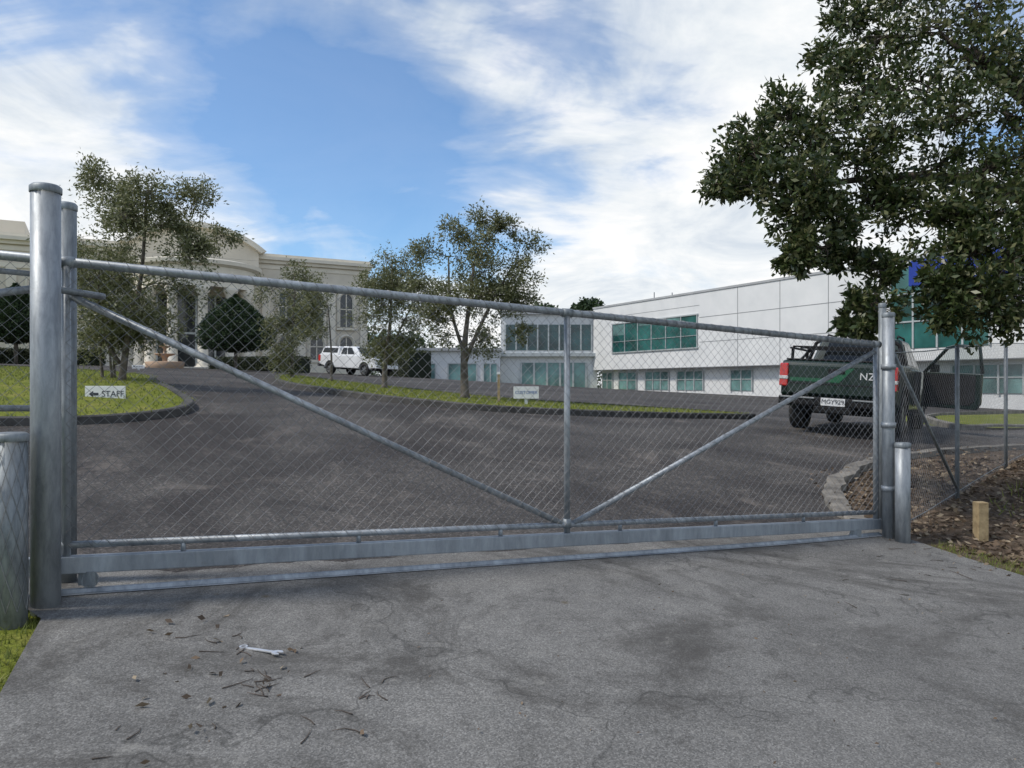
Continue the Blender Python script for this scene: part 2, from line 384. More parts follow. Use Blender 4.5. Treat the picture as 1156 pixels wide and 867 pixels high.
mb=MB()
for cx,cy,n,sp in ((-1.50,3.75,8,.12),(-1.15,3.40,11,.07),(-1.45,2.85,4,.08),(-.65,3.35,8,.10),(-.9,3.0,4,.2),(3.7,6.4,14,.3),(2.7,5.2,4,.4)):
    for i in range(n):
        x=cx+random.gauss(0,sp); y=cy+random.gauss(0,sp); a=random.random()*3.14; l=random.uniform(.04,.15)
        p=[]; 
        for k in range(4):
            xx=x+math.cos(a)*l*(k/3-.5); yy=y+math.sin(a)*l*(k/3-.5); a+=random.gauss(0,.18); p.append((xx,yy,h(xx,yy)+.016))
        mb.tube(p,[.0028,.0025,.0018,.001],5)
mb.out('fallen_twigs',BARKD,None,True)

# ---------------------------------------------------------------- chain link
def chain(mb,P0,U,L,H,up=Vector((0,0,1)),p=.078,r=.0014):
    P0=Vector(P0); U=Vector(U).normalized(); nn=U.cross(up).normalized()
    def wire(a,b,sg):
        n=max(1,int(round(abs(b[1]-a[1])/(p/2)))); pts=[]
        for i in range(n+1):
            t=i/n; pts.append(P0+U*(a[0]+(b[0]-a[0])*t)+up*(a[1]+(b[1]-a[1])*t)+nn*(.0022*sg*(1 if i%2 else -1)))
        mb.tube(pts,r,3,False)
    c=-H
    while c<L:
        t0=max(0,-c); t1=min(H,L-c)
        if t1>t0+.01: wire((c+t0,t0),(c+t1,t1),1)
        c+=p
    c=0
    while c<L+H:
        t0=max(0,c-L); t1=min(H,c)
        if t1>t0+.01: wire((c-t0,t0),(c-t1,t1),-1)
        c+=p
def helix(mb,a,b,R,pitch,r=.0018):
    a=Vector(a); b=Vector(b); t=(b-a); L=t.length; t.normalize(); u=t.cross(Vector((0,1,0))).normalized(); w=t.cross(u); n=int(L/pitch*8)
    mb.tube([a+t*(L*i/n)+(u*math.cos(i*.785)+w*math.sin(i*.785))*R for i in range(n+1)],r,3,False)

# ---------------------------------------------------------------- sliding gate
zt0,zt1=.706,.380; zb0,zb1=-1.044,-1.335; zp0,zp1=-.93,-1.225
def G(t,z0,z1=None,off=0):
    p=GL+(GR-GL)*t+gn*off; p.z=z0 if z1 is None else z0+(z1-z0)*t; return p
gate=empty('sliding_gate',G(.5,0)); go=gate.location
def gl(p): return Vector(p)-go
tail=-.36
MB().tube([gl(G(tail,zt0,zt1)),gl(G(1,zt0,zt1))],.027,14).out('top_rail',GALV,gate,True)
MB().tube([gl(G(-.01,zp0,zp1)),gl(G(1,zp0,zp1))],.021,12).out('lower_rail',GALV,gate,True)
mb=MB()
mb.tube([gl(G(.494,zt0,zt1)),gl(G(.494,zb0+.05,zb1+.05))],.024,12)
mb.tube([gl(G(.998,zt0,zt1)),gl(G(.998,zb0,zb1))],.026,12)
mb.tube([gl(G(0.0,zt0,zt1)),gl(G(0.0,zb0,zb1))],.024,12)
mb.tube([gl(G(tail,zt0,zt1)),gl(G(tail,zb0,zb1))],.024,12)
mb.out('uprights',GALV,gate,True)
mb=MB()
mb.tube([gl(G(.0,.52)),gl(G(.486,-1.06))],.022,12)
mb.tube([gl(G(.502,-1.07)),gl(G(.995,.31))],.022,12)
mb.tube([gl(G(-.01,.56)),gl(G(-.36,.1))],.022,12)
mb.tube([gl(G(-.01,.62)),gl(G(-.3,.72))],.016,12)
mb.tube([gl(G(-.01,-.14)),gl(G(-.36,-.10))],.018,12)
mb.out('braces',GALV,gate,True)
a=gl(G(tail,zb0,zb1)); b=gl(G(1.005,zb0,zb1)); v=[]
for p in (a,b):
    for o,z in ((-.03,-.05),(.03,-.05),(.03,.05),(-.03,.05)): q=p+gn*o; v.append((q.x,q.y,q.z+z))
fixn(mesh('bottom_beam',v,[(0,1,2,3),(4,5,6,7),(0,1,5,4),(1,2,6,5),(2,3,7,6),(3,0,4,7)],BEAM,gate,False,.006))
mb=MB()
for px in (207,405,565,700,808,907):
    k=(px-578)/F; t=(k*4.35+2.575)/(6.065-2.85*k)
    mb.tube([gl(G(t,zp0,zp1)),gl(G(t,zb0+.045,zb1+.045))],.016,8)
mb.out('rail_stubs',GALV,gate,True)
mb=MB()
for t,z in ((.494,zt0+(zt1-zt0)*.494),(.998,zt1),(.0,zt0)):
    mb.tube([gl(G(t-.006,z)),gl(G(t+.006,z-.003))],.034,12)
mb.tube([gl(G(.494,-1.03)),gl(G(.494,-1.10))],.033,12)
mb.out('collars',GALVD,gate,True)
mb=MB()
for t in (.018,.955):
    z=zb0+(zb1-zb0)*t-.05; c=gl(G(t,z-.045))
    mb.tube([c-gn*.022,c+gn*.022],.045,18)
    c2=gl(G(t,z-.02)); mb.box(c2.x-.05,c2.x+.05,c2.y-.035,c2.y-.028,c2.z-.05,c2.z+.03)
mb.out('rollers',GALVD,gate)
mb=MB(); U=(G(1,zp0,zp1)-G(0,zp0,zp1))
P0=gl(G(0,zp0,zp1,-.026)); chain(mb,P0,U,U.length,zt0-zp0)
U2=(G(0,zp0,zp1)-G(tail,zp0,zp1)); chain(mb,gl(G(tail,zp0,zp1,-.026)),U2,U2.length-.02,zt0-zp0)
helix(mb,gl(G(0,zt0,zt1)),gl(G(1,zt0,zt1)),.030,.10); helix(mb,gl(G(0,zp0,zp1)),gl(G(1,zp0,zp1)),.0235,.10)
helix(mb,gl(G(.0,.52)),gl(G(.486,-1.06)),.025,.16); helix(mb,gl(G(.502,-1.07)),gl(G(.995,.31)),.025,.16)
mb.out('chain_link_mesh',WIRE,gate)
M_=40; tr=empty('gate_track',(0,0,0)); v=[];f=[]
for i in range(M_+1):
    t=-.02+1.02*i/M_; p=G(t,0,None,-.02); z=h(p.x,p.y)+.014
    for o,dz in ((-.05,0),(-.022,.004),(-.012,.024),(.0,.028),(.012,.024),(.022,.004),(.05,0)):
        q=p+gn*o; v.append((q.x,q.y,z+dz))
for i in range(M_):
    for k in range(6): f.append((i*7+k,(i+1)*7+k,(i+1)*7+k+1,i*7+k+1))
fixn(mesh('rail',v,f,GALV,tr))
def post(name,x,y,ztop,r,mat,cap=True):
    z=h(x,y); e=empty(name,(x,y,z)); H=ztop-z
    MB().tube([(0,0,-.1),(0,0,H)],r,24).out('pipe',mat,e,True)
    if cap:
        m=MB().lathe([(r*1.06,H-.03),(r*1.08,H-.028),(r*1.08,H+.004),(r*.9,H+.016),(.004,H+.02)],0,0,24); m.out('cap',GALVD,e,True)
    return e,H
e,H=post('gate_post',-2.57,4.15,1.08,.074,GALV)
MB().tube([(.02,.05,H-.55),(.09,.42,H-.55)],.02,8).out('guide_arm',GALVD,e,True)
MB().tube([(-.02,.12,H-.42),(-.02,.12,H-.34)],.03,12).out('guide_roller',GALVD,e,True)
MB().box(-.12,.02,.06,.10,.05,.09).out('bracket_lower',GALVD,e); MB().box(-.14,.0,.06,.10,.17,.21).out('bracket_upper',GALVD,e)
post('gate_post.001',-2.70,4.56,1.08,.057,GALVD)
x,y=SX(1003,7.12),7.12; e,H=post('gate_post.002',x,y,.66,.055,GALV)
for zz in (.45,1.05,1.6): MB().tube([(0,0,zz),(0,0,zz+.05)],.066,18).out('collar',GALV,e,True)
x2,y2=SX(996,7.42),7.42; post('gate_post.003',x2,y2,.78,.035,GALVD)
e,H=post('steel_bollard',SX(12,3.95),3.95,-.27,.078,GALVD)
mb=MB(); 
for k in range(10):
    for s in (1,-1):
        mb.tube([(math.cos(s*(a*.35)+k*.628)*.082,math.sin(s*(a*.35)+k*.628)*.082,.05+a*.1) for a in range(10)],.0016,3,False)
mb.out('wire_wrap',WIRE,e)
post('steel_bollard.001',SX(1019,7.0),7.0,-.56,.066,GALV)

# ---------------------------------------------------------------- right chain-link fence
fA=Vector((3.62,7.15,0)); fd=Vector((1.57,1.62,0)).normalized(); fen=empty('chain_link_fence',(3.62,7.15,h(3.62,7.15))); fo=fen.location
mb=MB(); mw=MB()
def fp(s,z): p=fA+fd*s; return Vector((p.x,p.y,h(p.x,p.y)+z))-fo
for s in (2.24,4.75,7.4,10.2,13.0): mb.tube([fp(s,-.1),fp(s,1.80)],.024,12)
mb.tube([fp(0.03,1.74),fp(2.24,.12)],.018,10)
mb.tube([fp(0,1.76)]+[fp(s,1.76) for s in np.arange(1,13.1,1)],.006,6,False)
mb.tube([fp(0,.08)]+[fp(s,.08) for s in np.arange(1,13.1,1)],.004,6,False)
mb.out('posts_and_stays',GALVD,fen,True)
for s0,s1 in ((0,2.24),(2.24,4.75),(4.75,7.4)):
    a=fp(s0,.04); b=fp(s1,.04); chain(mw,a,b-a,(b-a).length,1.72)
mw.out('chain_link_mesh',WIRE,fen)
WOOD=mk('old_timber',(.42,.32,.18),(.26,.19,.10),14,.9,bmp=.5)
px,py=SX(1107,7.3),7.3
e=empty('timber_peg',(px,py,h(px,py))); MB().box(-.05,.05,-.05,.05,-.2,.36).out('peg',WOOD,e,False,.006)

# ---------------------------------------------------------------- wrench on the concrete
CHR=mk('chrome_steel',(.75,.75,.76),None,30,.35,.6)
wx,wy=-1.235,3.70; e=empty('combination_wrench',(wx,wy,h(wx,wy)+.016),math.radians(-20))
poly=[(-.085,-.009),(.07,-.009),(.082,-.022),(.102,-.026),(.122,-.018),(.112,-.010),(.096,-.008),(.096,.008),(.114,.006),(.126,.012),(.108,.026),(.082,.022),(.07,.009),(-.085,.009)]
v=[(x,y,0) for x,y in poly]+[(x,y,.008) for x,y in poly]; n=len(poly)
f=[tuple(range(n))[::-1],tuple(range(n,2*n))]+[(i,(i+1)%n,n+(i+1)%n,n+i) for i in range(n)]
mesh('handle_and_jaw',v,f,CHR,e,False,.0015)
R0,R1=.021,.012; v=[];f=[]
for k in range(16):
    a=k*math.pi/8
    for r,z in ((R0,0),(R0,.012),(R1,.012),(R1,0)): v.append((-.103+r*math.cos(a),r*math.sin(a),z))
for k in range(16):
    for q in range(4): f.append((k*4+q,((k+1)%16)*4+q,((k+1)%16)*4+(q+1)%4,k*4+(q+1)%4))
fixn(mesh('ring_end',v,f,CHR,e))

# ---------------------------------------------------------------- signs
SIGNW=mk('sign_white',(.75,.76,.76),None,2,.4); SIGNT=mk('sign_text',(.03,.035,.05),None,2,.5); SIGNB=mk('sign_blue',(.02,.10,.35),None,2,.5)
def text(name,s,size,mat,parent,loc,rot):
    c=bpy.data.curves.new(name,'FONT'); c.body=s; c.size=size; c.align_x='CENTER'; c.align_y='CENTER'; c.extrude=.001
    c.materials.append(mat); o=bpy.data.objects.new(name,c); o.location=loc; o.rotation_euler=rot; return link(o,parent)
def sign(name,px,d,zt,zb,w,txt,mat,sz,arrow=0,rz=0,extra=.1):
    x=SX(px,d); z=h(x,d)+extra; e=empty(name,(x,d,z),rz)
    MB().box(-w/2,w/2,-.012,.012,zb-z,zt-z).out('board',SIGNW,e,False,.004)
    MB().box(-.03,.03,.013,.06,-.15,zt-z-.02).out('stake',SIGNW,e)
    text('lettering',txt,sz,mat,e,(0.06*abs(arrow)*2,-.014,(zt+zb)/2-z),(math.pi/2,0,0))
    if arrow:
        c=(zt+zb)/2-z; x0=-w/2+.06
        mesh('arrow',[(x0,-.015,c),(x0+.07,-.015,c+.05),(x0+.07,-.015,c+.02),(x0+.15,-.015,c+.02),(x0+.15,-.015,c-.02),(x0+.07,-.015,c-.02),(x0+.07,-.015,c-.05)],[(0,1,2,3,4,5,6)],mat,e)
    return e
sign('direction_sign',119,11.6,-.03,-.28,.62,'STAFF',SIGNT,.13,1)
sign('direction_sign.001',594,14.9,-.05,-.29,.5,'CUSTOMER',SIGNB,.085,0)
x,y=SX(563,15.2),15.2; e=empty('marker_post',(x,y,h(x,y)+.1)); MB().box(-.025,.025,-.025,.025,-.1,.55).out('post',WOOD,e); MB().box(-.035,.035,-.035,.035,.551,.60).out('cap',WHITE,e)
sign('notice_board',156,30,.75,.62,.5,'PARKING',SIGNT,.1,0)

# ---------------------------------------------------------------- white commercial building (right)
def frame(name,ox,oy,ang): return empty(name,(ox,oy,0),ang)
A1=math.atan2(-.883,.468)
B=frame('commercial_building',7.25,67,A1)
w=MB(); w.box(0,52,0,30,1.25,6.65); w.out('upper_walls',WHITE,B)
lw=MB(); lw.box(.3,51.5,.7,29.5,-2,1.249); lw.out('lower_walls',WHITE,B)
MB().box(-.06,52.06,-.06,30.06,6.652,6.80).out('parapet_cap',ROOFG,B)
j=MB()
for u in (17.5,21.2,24.9,28.6,36,40,44,48): j.box(u-.02,u+.02,-.012,0.02,1.27,6.63)
for z in (3.05,4.85): 
    j.box(13.7,28.55,-.010,.02,z-.02,z+.02); j.box(34.5,52,-.010,.02,z-.02,z+.02)
for z in (5.75,): j.box(.02,13.7,-.010,.02,z-.015,z+.015)
j.box(-.02,52,-.02,.02,1.2,1.247)
j.out('panel_joints',JOINT,B)
g=MB(); g.box(2.95,13.5,-.03,.1,2.7,5.05); g.out('ribbon_window',TEAL,B)
g=MB(); g.box(29.0,34.3,-.03,.1,1.9,6.3); g.out('stair_window',TEAL,B)
fr=MB(); n=6
for i in range(n+1):
    u=2.95+(13.5-2.95)*i/n; fr.box(u-.04,u+.04,-.09,-.031,2.7,5.05)
fr.box(2.85,13.6,-.10,.0,5.051,5.15); fr.box(2.85,13.6,-.10,.0,2.6,2.699); fr.box(2.95,13.5,-.08,-.031,3.55,3.59)
for i in range(5):
    u=29+5.3*i/4; fr.box(u-.05,u+.05,-.09,-.031,1.9,6.3)
for z in (3.3,4.8): fr.box(29,34.3,-.08,-.031,z,z+.08)
fr.out('window_frames',FRAME,B)
bli=MB()
for i in range(6):
    u=2.95+1.758*i; 
    if i%2==0: bli.box(u+.08,u+1.68,-.045,-.031,4.1+.3*(i%3),5.04)
bli.out('window_blinds',TEALL,B)
bl=MB(); bl.box(30.7,36,-1.0,-.10,5.1,6.4); bl.out('blue_canopy',BLUE,B,False,.03)
lwin=MB(); lfr=MB()
for a,b in ((.5,2.0),(2.95,5.4),(6.6,9.5),(10.5,13.4),(16.2,18.2),(21.5,24.5),(27,30),(32,35.5),(37,41)):
    lwin.box(a,b,.64,.72,-.45,.95)
    nn=max(2,int((b-a)/.9))
    for i in range(nn+1):
        u=a+(b-a)*i/nn; lfr.box(u-.05,u+.05,.58,.639,-.5,1.0)
    lfr.box(a,b,.58,.639,.951,1.02); lfr.box(a,b,.59,.639,.3,.36)
lwin.out('lower_windows',TEALL,B); lfr.out('lower_window_frames',FRAME,B)
an=MB()
for u,hh in ((1,1.6),(3.5,1.3),(7,.7)): an.tube([(u,6,6.7),(u,6,6.8+hh)],.05,6)
an.out('roof_antennas',JOINT,B)
C=frame('glazed_wing',-1.0,67.2,0)
MB().box(0,8.6,0,14,-2,6.2).out('walls',WHITE,C)
MB().box(-.1,8.7,-.35,14.1,6.202,6.5).out('roof_edge',ROOFG,C)
g=MB(); g.box(.4,8.1,-.04,.1,3.0,5.3); g.out('upper_glazing',TEALD,C)
g=MB(); g.box(1.8,7.6,-.04,.1,-.6,1.9); g.out('lower_glazing',TEALL,C)
fr=MB()
for i in range(9): u=.4+7.7*i/8; fr.box(u-.06,u+.06,-.12,-.041,3,5.3)
for i in range(6): u=1.8+5.8*i/5; fr.box(u-.09,u+.09,-.12,-.041,-.6,1.9)
fr.box(-.05,8.6,-.5,-.001,2.45,2.75); fr.out('frames',FRAME,C)
D=frame('low_annex',-8.3,66,0)
MB().box(0,7.28,0,10,-2,2.9).out('walls',WHITE,D); MB().box(-.1,7.35,-.4,10.1,2.902,3.15).out('roof_edge',ROOFG,D)
g=MB(); fr=MB()
for a,b in ((.5,1.6),(2.7,5.2),(5.8,7.0)):
    g.box(a,b,-.03,.1,-.3,1.75)
    for u in (a,(a+b)/2,b): fr.box(u-.05,u+.05,-.09,-.031,-.3,1.75)
    fr.box(a,b,-.09,-.031,1.751,1.85)
g.out('windows',TEALL,D); fr.out('frames',FRAME,D)

# ---------------------------------------------------------------- classical building (left)
A2=math.atan2(.487,.874)
K=frame('classical_building',-11.9,62,A2)
MB().box(-44,0,0,18,-1,9.3).out('walls',CREAM,K)
c=MB(); c.box(-44.2,.2,-.25,18.2,9.302,9.55); c.box(-44.4,.4,-.5,18.4,9.552,9.8); c.box(-44.2,.2,-.15,18.1,9.802,10.05)
c.box(-44.1,.08,-.10,-.002,7.75,8.05); c.box(-44.1,.08,-.14,-.002,.6,1.9); c.box(-44.05,.05,-.06,-.002,8.9,9.2)
c.out('cornice_and_bands',CREAML,K)
def archwin(gm,fm,u,w,z0,z1,y=-.03):
    pts=[(u-w/2,z0),(u+w/2,z0)]+[(u+math.cos(a)*w/2,z1-w/2+math.sin(a)*w/2) for a in np.linspace(0,math.pi,11)]
    n=len(gm.v); gm.v+=[(x,y,z) for x,z in pts]; gm.f.append(tuple(n+i for i in range(len(pts))))
    path=[(p[0],y-.05,p[1]) for p in pts[1:]]+[(pts[0][0],y-.05,pts[0][1])]
    fm.tube(path,.13,4); fm.box(u-.04,u+.04,y-.05,y-.001,z0,z1-.1); fm.box(u-w/2,u+w/2,y-.05,y-.002,(z0+z1)/2,(z0+z1)/2+.08)
    fm.box(u-w/2-.2,u+w/2+.2,y-.22,y-.003,z0-.25,z0-.1)
gm=MB(); fm=MB()
for u in (-1.8,-4.2,-6.6,-20,-23,-26,-29,-32,-35,-38): archwin(gm,fm,u,1.25,4.6,7.4); archwin(gm,fm,u,1.25,1.95,3.9)
gm.out('windows',DGLASS,K); fm.out('window_surrounds',CREAML,K)
pl=MB()
for u in (-.35,-3,-5.4,-8.1,-18.6,-21.5,-24.5,-27.5,-30.5,-33.5): pl.box(u-.3,u+.3,-.13,-.001,1.9,7.74)
pl.out('pilasters',CREAML,K)
cx0=-13.2
def arc(cx,w,z0,rise,n=16): 
    R=(w*w/4+rise*rise)/(2*rise); zc=z0+rise-R; a=math.asin(w/2/R)
    return [(cx+R*math.sin(t),zc+R*math.cos(t)) for t in np.linspace(-a,a,n)]
def slab(poly,y0,y1,name,mat):
    m=MB(); n=len(poly); m.v=[(x,y0,z) for x,z in poly]+[(x,y1,z) for x,z in poly]
    m.f=[tuple(range(n)),tuple(range(n,2*n))[::-1]]+[(i,(i+1)%n,n+(i+1)%n,n+i) for i in range(n)]
    return fixn(m.out(name,mat,K))
slab([(cx0-4.4,9.3),(cx0+4.4,9.3)]+arc(cx0,8.8,9.9,1.5)[::-1],-.9,3,'pediment_wall',CREAM)
ao=arc(cx0,9.8,10.0,1.75); ai=arc(cx0,9.0,9.85,1.52)
slab(ao+ai[::-1],-1.35,3.2,'pediment_moulding',CREAML)
slab([(cx0-4.4,.5),(cx0-4.4,9.29),(cx0+4.4,9.29),(cx0+4.4,.5)],-.9,-.01,'entrance_bay',CREAM)
MB().box(cx0-2.6,cx0+2.6,-.96,-.90,1.0,6.4).out('entrance_glazing',DGLASS,K)
fr=MB()
for u in (-2.6,-1.3,0,1.3,2.6): fr.box(cx0+u-.06,cx0+u+.06,-1.04,-.961,1,6.4)
fr.box(cx0-2.6,cx0+2.6,-1.04,-.962,3.6,3.75); fr.out('entrance_frames',FRAME,K)
rot=MB(); a0,a1=math.pi*1.0,math.pi*2.0
rot.lathe([(3.6,6.7),(4.0,6.7),(4.0,7.35),(4.15,7.4),(4.15,8.05),(4.5,8.2),(4.55,8.45),(4.1,8.5),(4.0,8.6),(.1,9.0)],cx0,-1.0,32,a0,a1)
rot.out('rotunda_entablature',CREAML,K)
co=MB()
for a in (185,213,240,270,300,327,355):
    r=math.radians(a); x=cx0+3.75*math.cos(r); y=-1.0+3.75*math.sin(r)
    co.lathe([(.55,.7),(.55,1.2),(.42,1.25),(.45,1.35),(.36,1.45),(.31,6.0),(.34,6.05),(.34,6.15),(.5,6.45),(.52,6.69),(.1,6.7)],x,y,14)
co.out('columns',CREAML,K,True)
st=MB()
for i in range(3): st.lathe([(.1,1.15-.15*i),(4.6+.4*i,1.15-.15*i),(4.6+.4*i,.4)],cx0,-1.0,32,a0,a1)
st.out('steps',CREAML,K)
MB().box(-30,-24,4,10,10.06,11.6).out('roof_block',CREAM,K)
m=MB(); m.v=[(-38,3,10.06),(-28.5,3,10.06),(-28.5,12,10.06),(-38,12,10.06),(-33,7,13.4)]; m.f=[(0,1,4),(1,2,4),(2,3,4),(3,0,4)]
m.out('teal_roof',TEALROOF,K)
x,y=-18.9,41.0; e=empty('fountain',(x,y,h(x,y)))
MB().lathe([(.9,-.3),(.95,.05),(1.0,.32),(.88,.34),(.8,.15),(.16,.12),(.13,.5),(.2,.62),(.5,.72),(.52,.78),(.1,.76),(.08,1.05),(.28,1.15),(.3,1.2),(.06,1.2),(.05,1.45),(.01,1.5)],0,0,24).out('tiers',mk('stone',(.45,.31,.21),None,4,.8),e,True)

# ---------------------------------------------------------------- vehicles
BLACKP=mk('dark_green_paint',(.004,.018,.012),(.003,.013,.009),2,.3,0,coat=.35,spec=.35)
BLKPL=mk('black_plastic',(.012,.012,.013),None,20,.7,spec=.25)
RUB=mk('tyre_rubber',(.018,.018,.018),(.03,.029,.028),8,.85)
RIM=mk('alloy',(.35,.36,.37),None,9,.35,.8); RIMD=mk('alloy_dark',(.04,.04,.042),None,9,.4,.6)
CGL=mk('car_glass',(.008,.010,.011),None,1,.08,0,spec=.4)
def m_clear():
    m,t,b=nt('clear_glass'); b.inputs['Base Color'].default_value=(.02,.025,.025,1); b.inputs['Roughness'].default_value=.05
    tp=N(t,'ShaderNodeBsdfTransparent'); tp.inputs[0].default_value=(.8,.85,.83,1); mx=N(t,'ShaderNodeMixShader'); mx.inputs[0].default_value=.88
    t.links.new(b.outputs[0],mx.inputs[1]); t.links.new(tp.outputs[0],mx.inputs[2]); t.links.new(mx.outputs[0],t.nodes['Material Output'].inputs[0]); return m
CLR=m_clear()
RED=mk('tail_lamp_red',(.60,.008,.008),(.42,.005,.006),20,.15,coat=1)
LAMPW=mk('lamp_clear',(.6,.6,.6),None,20,.15,coat=1)
PLATE=mk('plate_white',(.75,.76,.78),None,10,.4)
def wheel(name,x,y,r,w,par,rimm):
    s=1 if x>0 else -1
    e=bpy.data.objects.new(name,None); e.location=(x,y,r); e.rotation_euler=(0,math.pi/2*s,0); link(e,par)
    MB().lathe([(r*.62,-w/2),(r*.93,-w/2),(r,-w/2+.035),(r,w/2-.035),(r*.93,w/2),(r*.66,w/2),(r*.62,w/2-.02)],0,0,32).out('tyre',RUB,e,True)
    MB().lathe([(r*.66,w/2-.01),(r*.60,w/2-.015),(r*.56,w/2-.09),(.01,w/2-.10)],0,0,32).out('rim_barrel',RIMD,e,True)
    sp=MB()
    for k in range(6):
        a=k*math.pi/3; c,sn=math.cos(a),math.sin(a); n=len(sp.v)
        for rr,ww in ((.03,.045),(r*.62,.035)):
            for q,z in ((-1,w/2-.06),(1,w/2-.06),(1,w/2-.025),(-1,w/2-.025)): sp.v.append((c*rr-sn*ww*q,sn*rr+c*ww*q,z))
        sp.f+=[(n,n+1,n+5,n+4),(n+1,n+2,n+6,n+5),(n+2,n+3,n+7,n+6),(n+3,n,n+4,n+7),(n+4,n+5,n+6,n+7)]
    sp.lathe([(.07,w/2-.06),(.07,w/2-.015),(.01,w/2-.01)],0,0,12); sp.out('spokes',rimm,e)
def arch(cy,r,n=9): return [(cy-r*math.cos(a),.38+r*math.sin(a)) for a in np.linspace(-.0,math.pi,n)]
def frustum(name,b,t,mat,par,bev=.05):
    v=[(-b[2],b[0],b[3]),(b[2],b[0],b[3]),(b[2],b[1],b[3]),(-b[2],b[1],b[3]),(-t[2],t[0],t[3]),(t[2],t[0],t[3]),(t[2],t[1],t[3]),(-t[2],t[1],t[3])]
    return mesh(name,v,[(0,3,2,1),(4,5,6,7),(0,1,5,4),(1,2,6,5),(2,3,7,6),(3,0,4,7)],mat,par,False,bev,3)
def pane(mb,b,t,face,s0,s1,z0,z1,off=.012):
    def P(s,z):
        y0=b[0]+(t[0]-b[0])*z; y1=b[1]+(t[1]-b[1])*z; w=b[2]+(t[2]-b[2])*z; zz=b[3]+(t[3]-b[3])*z
        if face=='R': return (w+off,y0+(y1-y0)*s,zz)
        if face=='L': return (-w-off,y0+(y1-y0)*s,zz)
        if face=='F': return (-w+2*w*s,y1+off,zz)
        return (-w+2*w*s,y0-off,zz)
    n=len(mb.v); mb.v+=[P(s0,z0),P(s1,z0),P(s1,z1),P(s0,z1)]; mb.f.append((n,n+1,n+2,n+3))
def groundmat(x,y,phi,sc=1.0):
    z=h(x,y); e=.8; nx_=-(h(x+e,y)-h(x-e,y))/(2*e); ny_=-(h(x,y+e)-h(x,y-e))/(2*e); n=Vector((nx_,ny_,1)).normalized()
    f=Vector((math.sin(phi),math.cos(phi),0)); r=f.cross(n).normalized(); f=n.cross(r)
    M=Matrix((r*sc,f*sc,n*sc)).transposed().to_4x4(); M.translation=(x,y,z); return M
def pickup(name,x,y,phi,sc,PAINT,dark=True):
    U=empty(name,mat=groundmat(x,y,phi,sc))
    prof=[(-2.62,.62)]+[(-2.1,.5)]+arch(-1.55,.47)+[(-1.0,.42),(1.1,.42)]+arch(1.68,.47)+[(2.25,.45),(2.62,.5),(2.68,.85),(2.58,1.05),(2.3,1.13),(1.35,1.22),(-.80,1.20),(-.86,1.24),(-2.60,1.24),(-2.64,1.15)]
    fixn(MB().prism(prof,-.92,.92).out('body',PAINT,U,False,.05,3))
    MB().box(-.7,.7,-2.4,2.4,.33,.55).out('chassis',BLKPL,U,False,.02)
    cb=(-.80,1.38,.86,1.19); ct=(-.58,.52,.70,1.76); frustum('cab',cb,ct,PAINT,U,.06)
    gm=MB()
    pane(gm,cb,ct,'B',.12,.88,.22,.82); pane(gm,cb,ct,'F',.06,.94,.08,.9)
    pane(gm,cb,ct,'R',.08,.36,.15,.85); pane(gm,cb,ct,'R',.40,.72,.15,.85); pane(gm,cb,ct,'L',.08,.36,.15,.85); pane(gm,cb,ct,'L',.40,.76,.15,.85)
    gm.out('windows',CGL,U)
    for n_,(x_,y_) in {'wheel_rear_left':(-.80,-1.55),'wheel_rear_right':(.80,-1.55),'wheel_front_left':(-.80,1.68),'wheel_front_right':(.80,1.68)}.items(): wheel(n_,x_,y_,.38,.26,U,RIM)
    MB().box(-.80,.80,-2.665,-2.60,.66,1.17).out('tailgate_panel',PAINT,U,False,.02)
    MB().box(-.13,.13,-2.69,-2.666,1.03,1.11).out('tailgate_handle',BLKPL,U,False,.008)
    l=MB(); l.box(-.935,-.79,-2.69,-2.48,.78,1.18); l.box(.79,.935,-2.69,-2.48,.78,1.18); l.out('tail_lamps',RED,U,False,.02)
    MB().box(-.90,.90,-2.82,-2.60,.46,.62).out('rear_bumper',BLKPL,U,False,.04,3)
    mi=MB(); mi.box(-1.12,-.90,.80,.90,1.15,1.36); mi.out('door_mirror',BLKPL,U,False,.03)
    l=MB(); l.box(-.88,-.52,2.5,2.67,.80,1.0); l.box(.52,.88,2.5,2.67,.80,1.0); l.out('headlamps',LAMPW,U,False,.02)
    MB().box(-.50,.50,2.58,2.70,.72,1.0).out('grille',BLKPL,U,False,.02)
    MB().box(-.90,.90,2.56,2.74,.48,.68).out('front_bumper',PAINT,U,False,.04)
    for sx in (-1,1):
        fl=MB()
        for cy in (-1.55,1.68): fl.tube([(sx*.92,cy-.49*math.cos(a),.38+.49*math.sin(a)) for a in np.linspace(0.1,math.pi-.1,14)],.03,6)
        fl.out('wheel_arch_flares',BLKPL if dark else PAINT,U,True)
    return U
phi=math.radians(34); rx,ry=5.42,12.75
U=pickup('pickup_truck',rx+2.7*math.sin(phi),ry+2.7*math.cos(phi),phi,1.0,BLACKP)
MB().box(-.76,.76,-2.672,-2.664,.83,.85).out('tailgate_crease',BLKPL,U,False,.003)
MB().box(-.86,.86,-2.58,-.9,1.241,1.27).out('tonneau_cover',BLKPL,U,False,.012)
l=MB(); l.box(-.94,-.785,-2.70,-2.56,.90,.96); l.box(.785,.94,-2.70,-2.56,.90,.96); l.out('reverse_lamps',LAMPW,U,False,.01)
l=MB(); l.box(-.86,-.30,-2.835,-2.80,.585,.61); l.box(.30,.86,-2.835,-2.80,.585,.61); l.out('bumper_trim',RIM,U,False,.004)
MB().box(-.30,.30,-2.86,-2.80,.36,.47).out('tow_bar',BLKPL,U,False,.015)
MB().box(-.19,.19,-2.842,-2.821,.485,.615).out('number_plate',PLATE,U)
text('plate_text','MGY929',.10,SIGNT,U,(0,-2.845,.55),(math.pi/2,0,0))
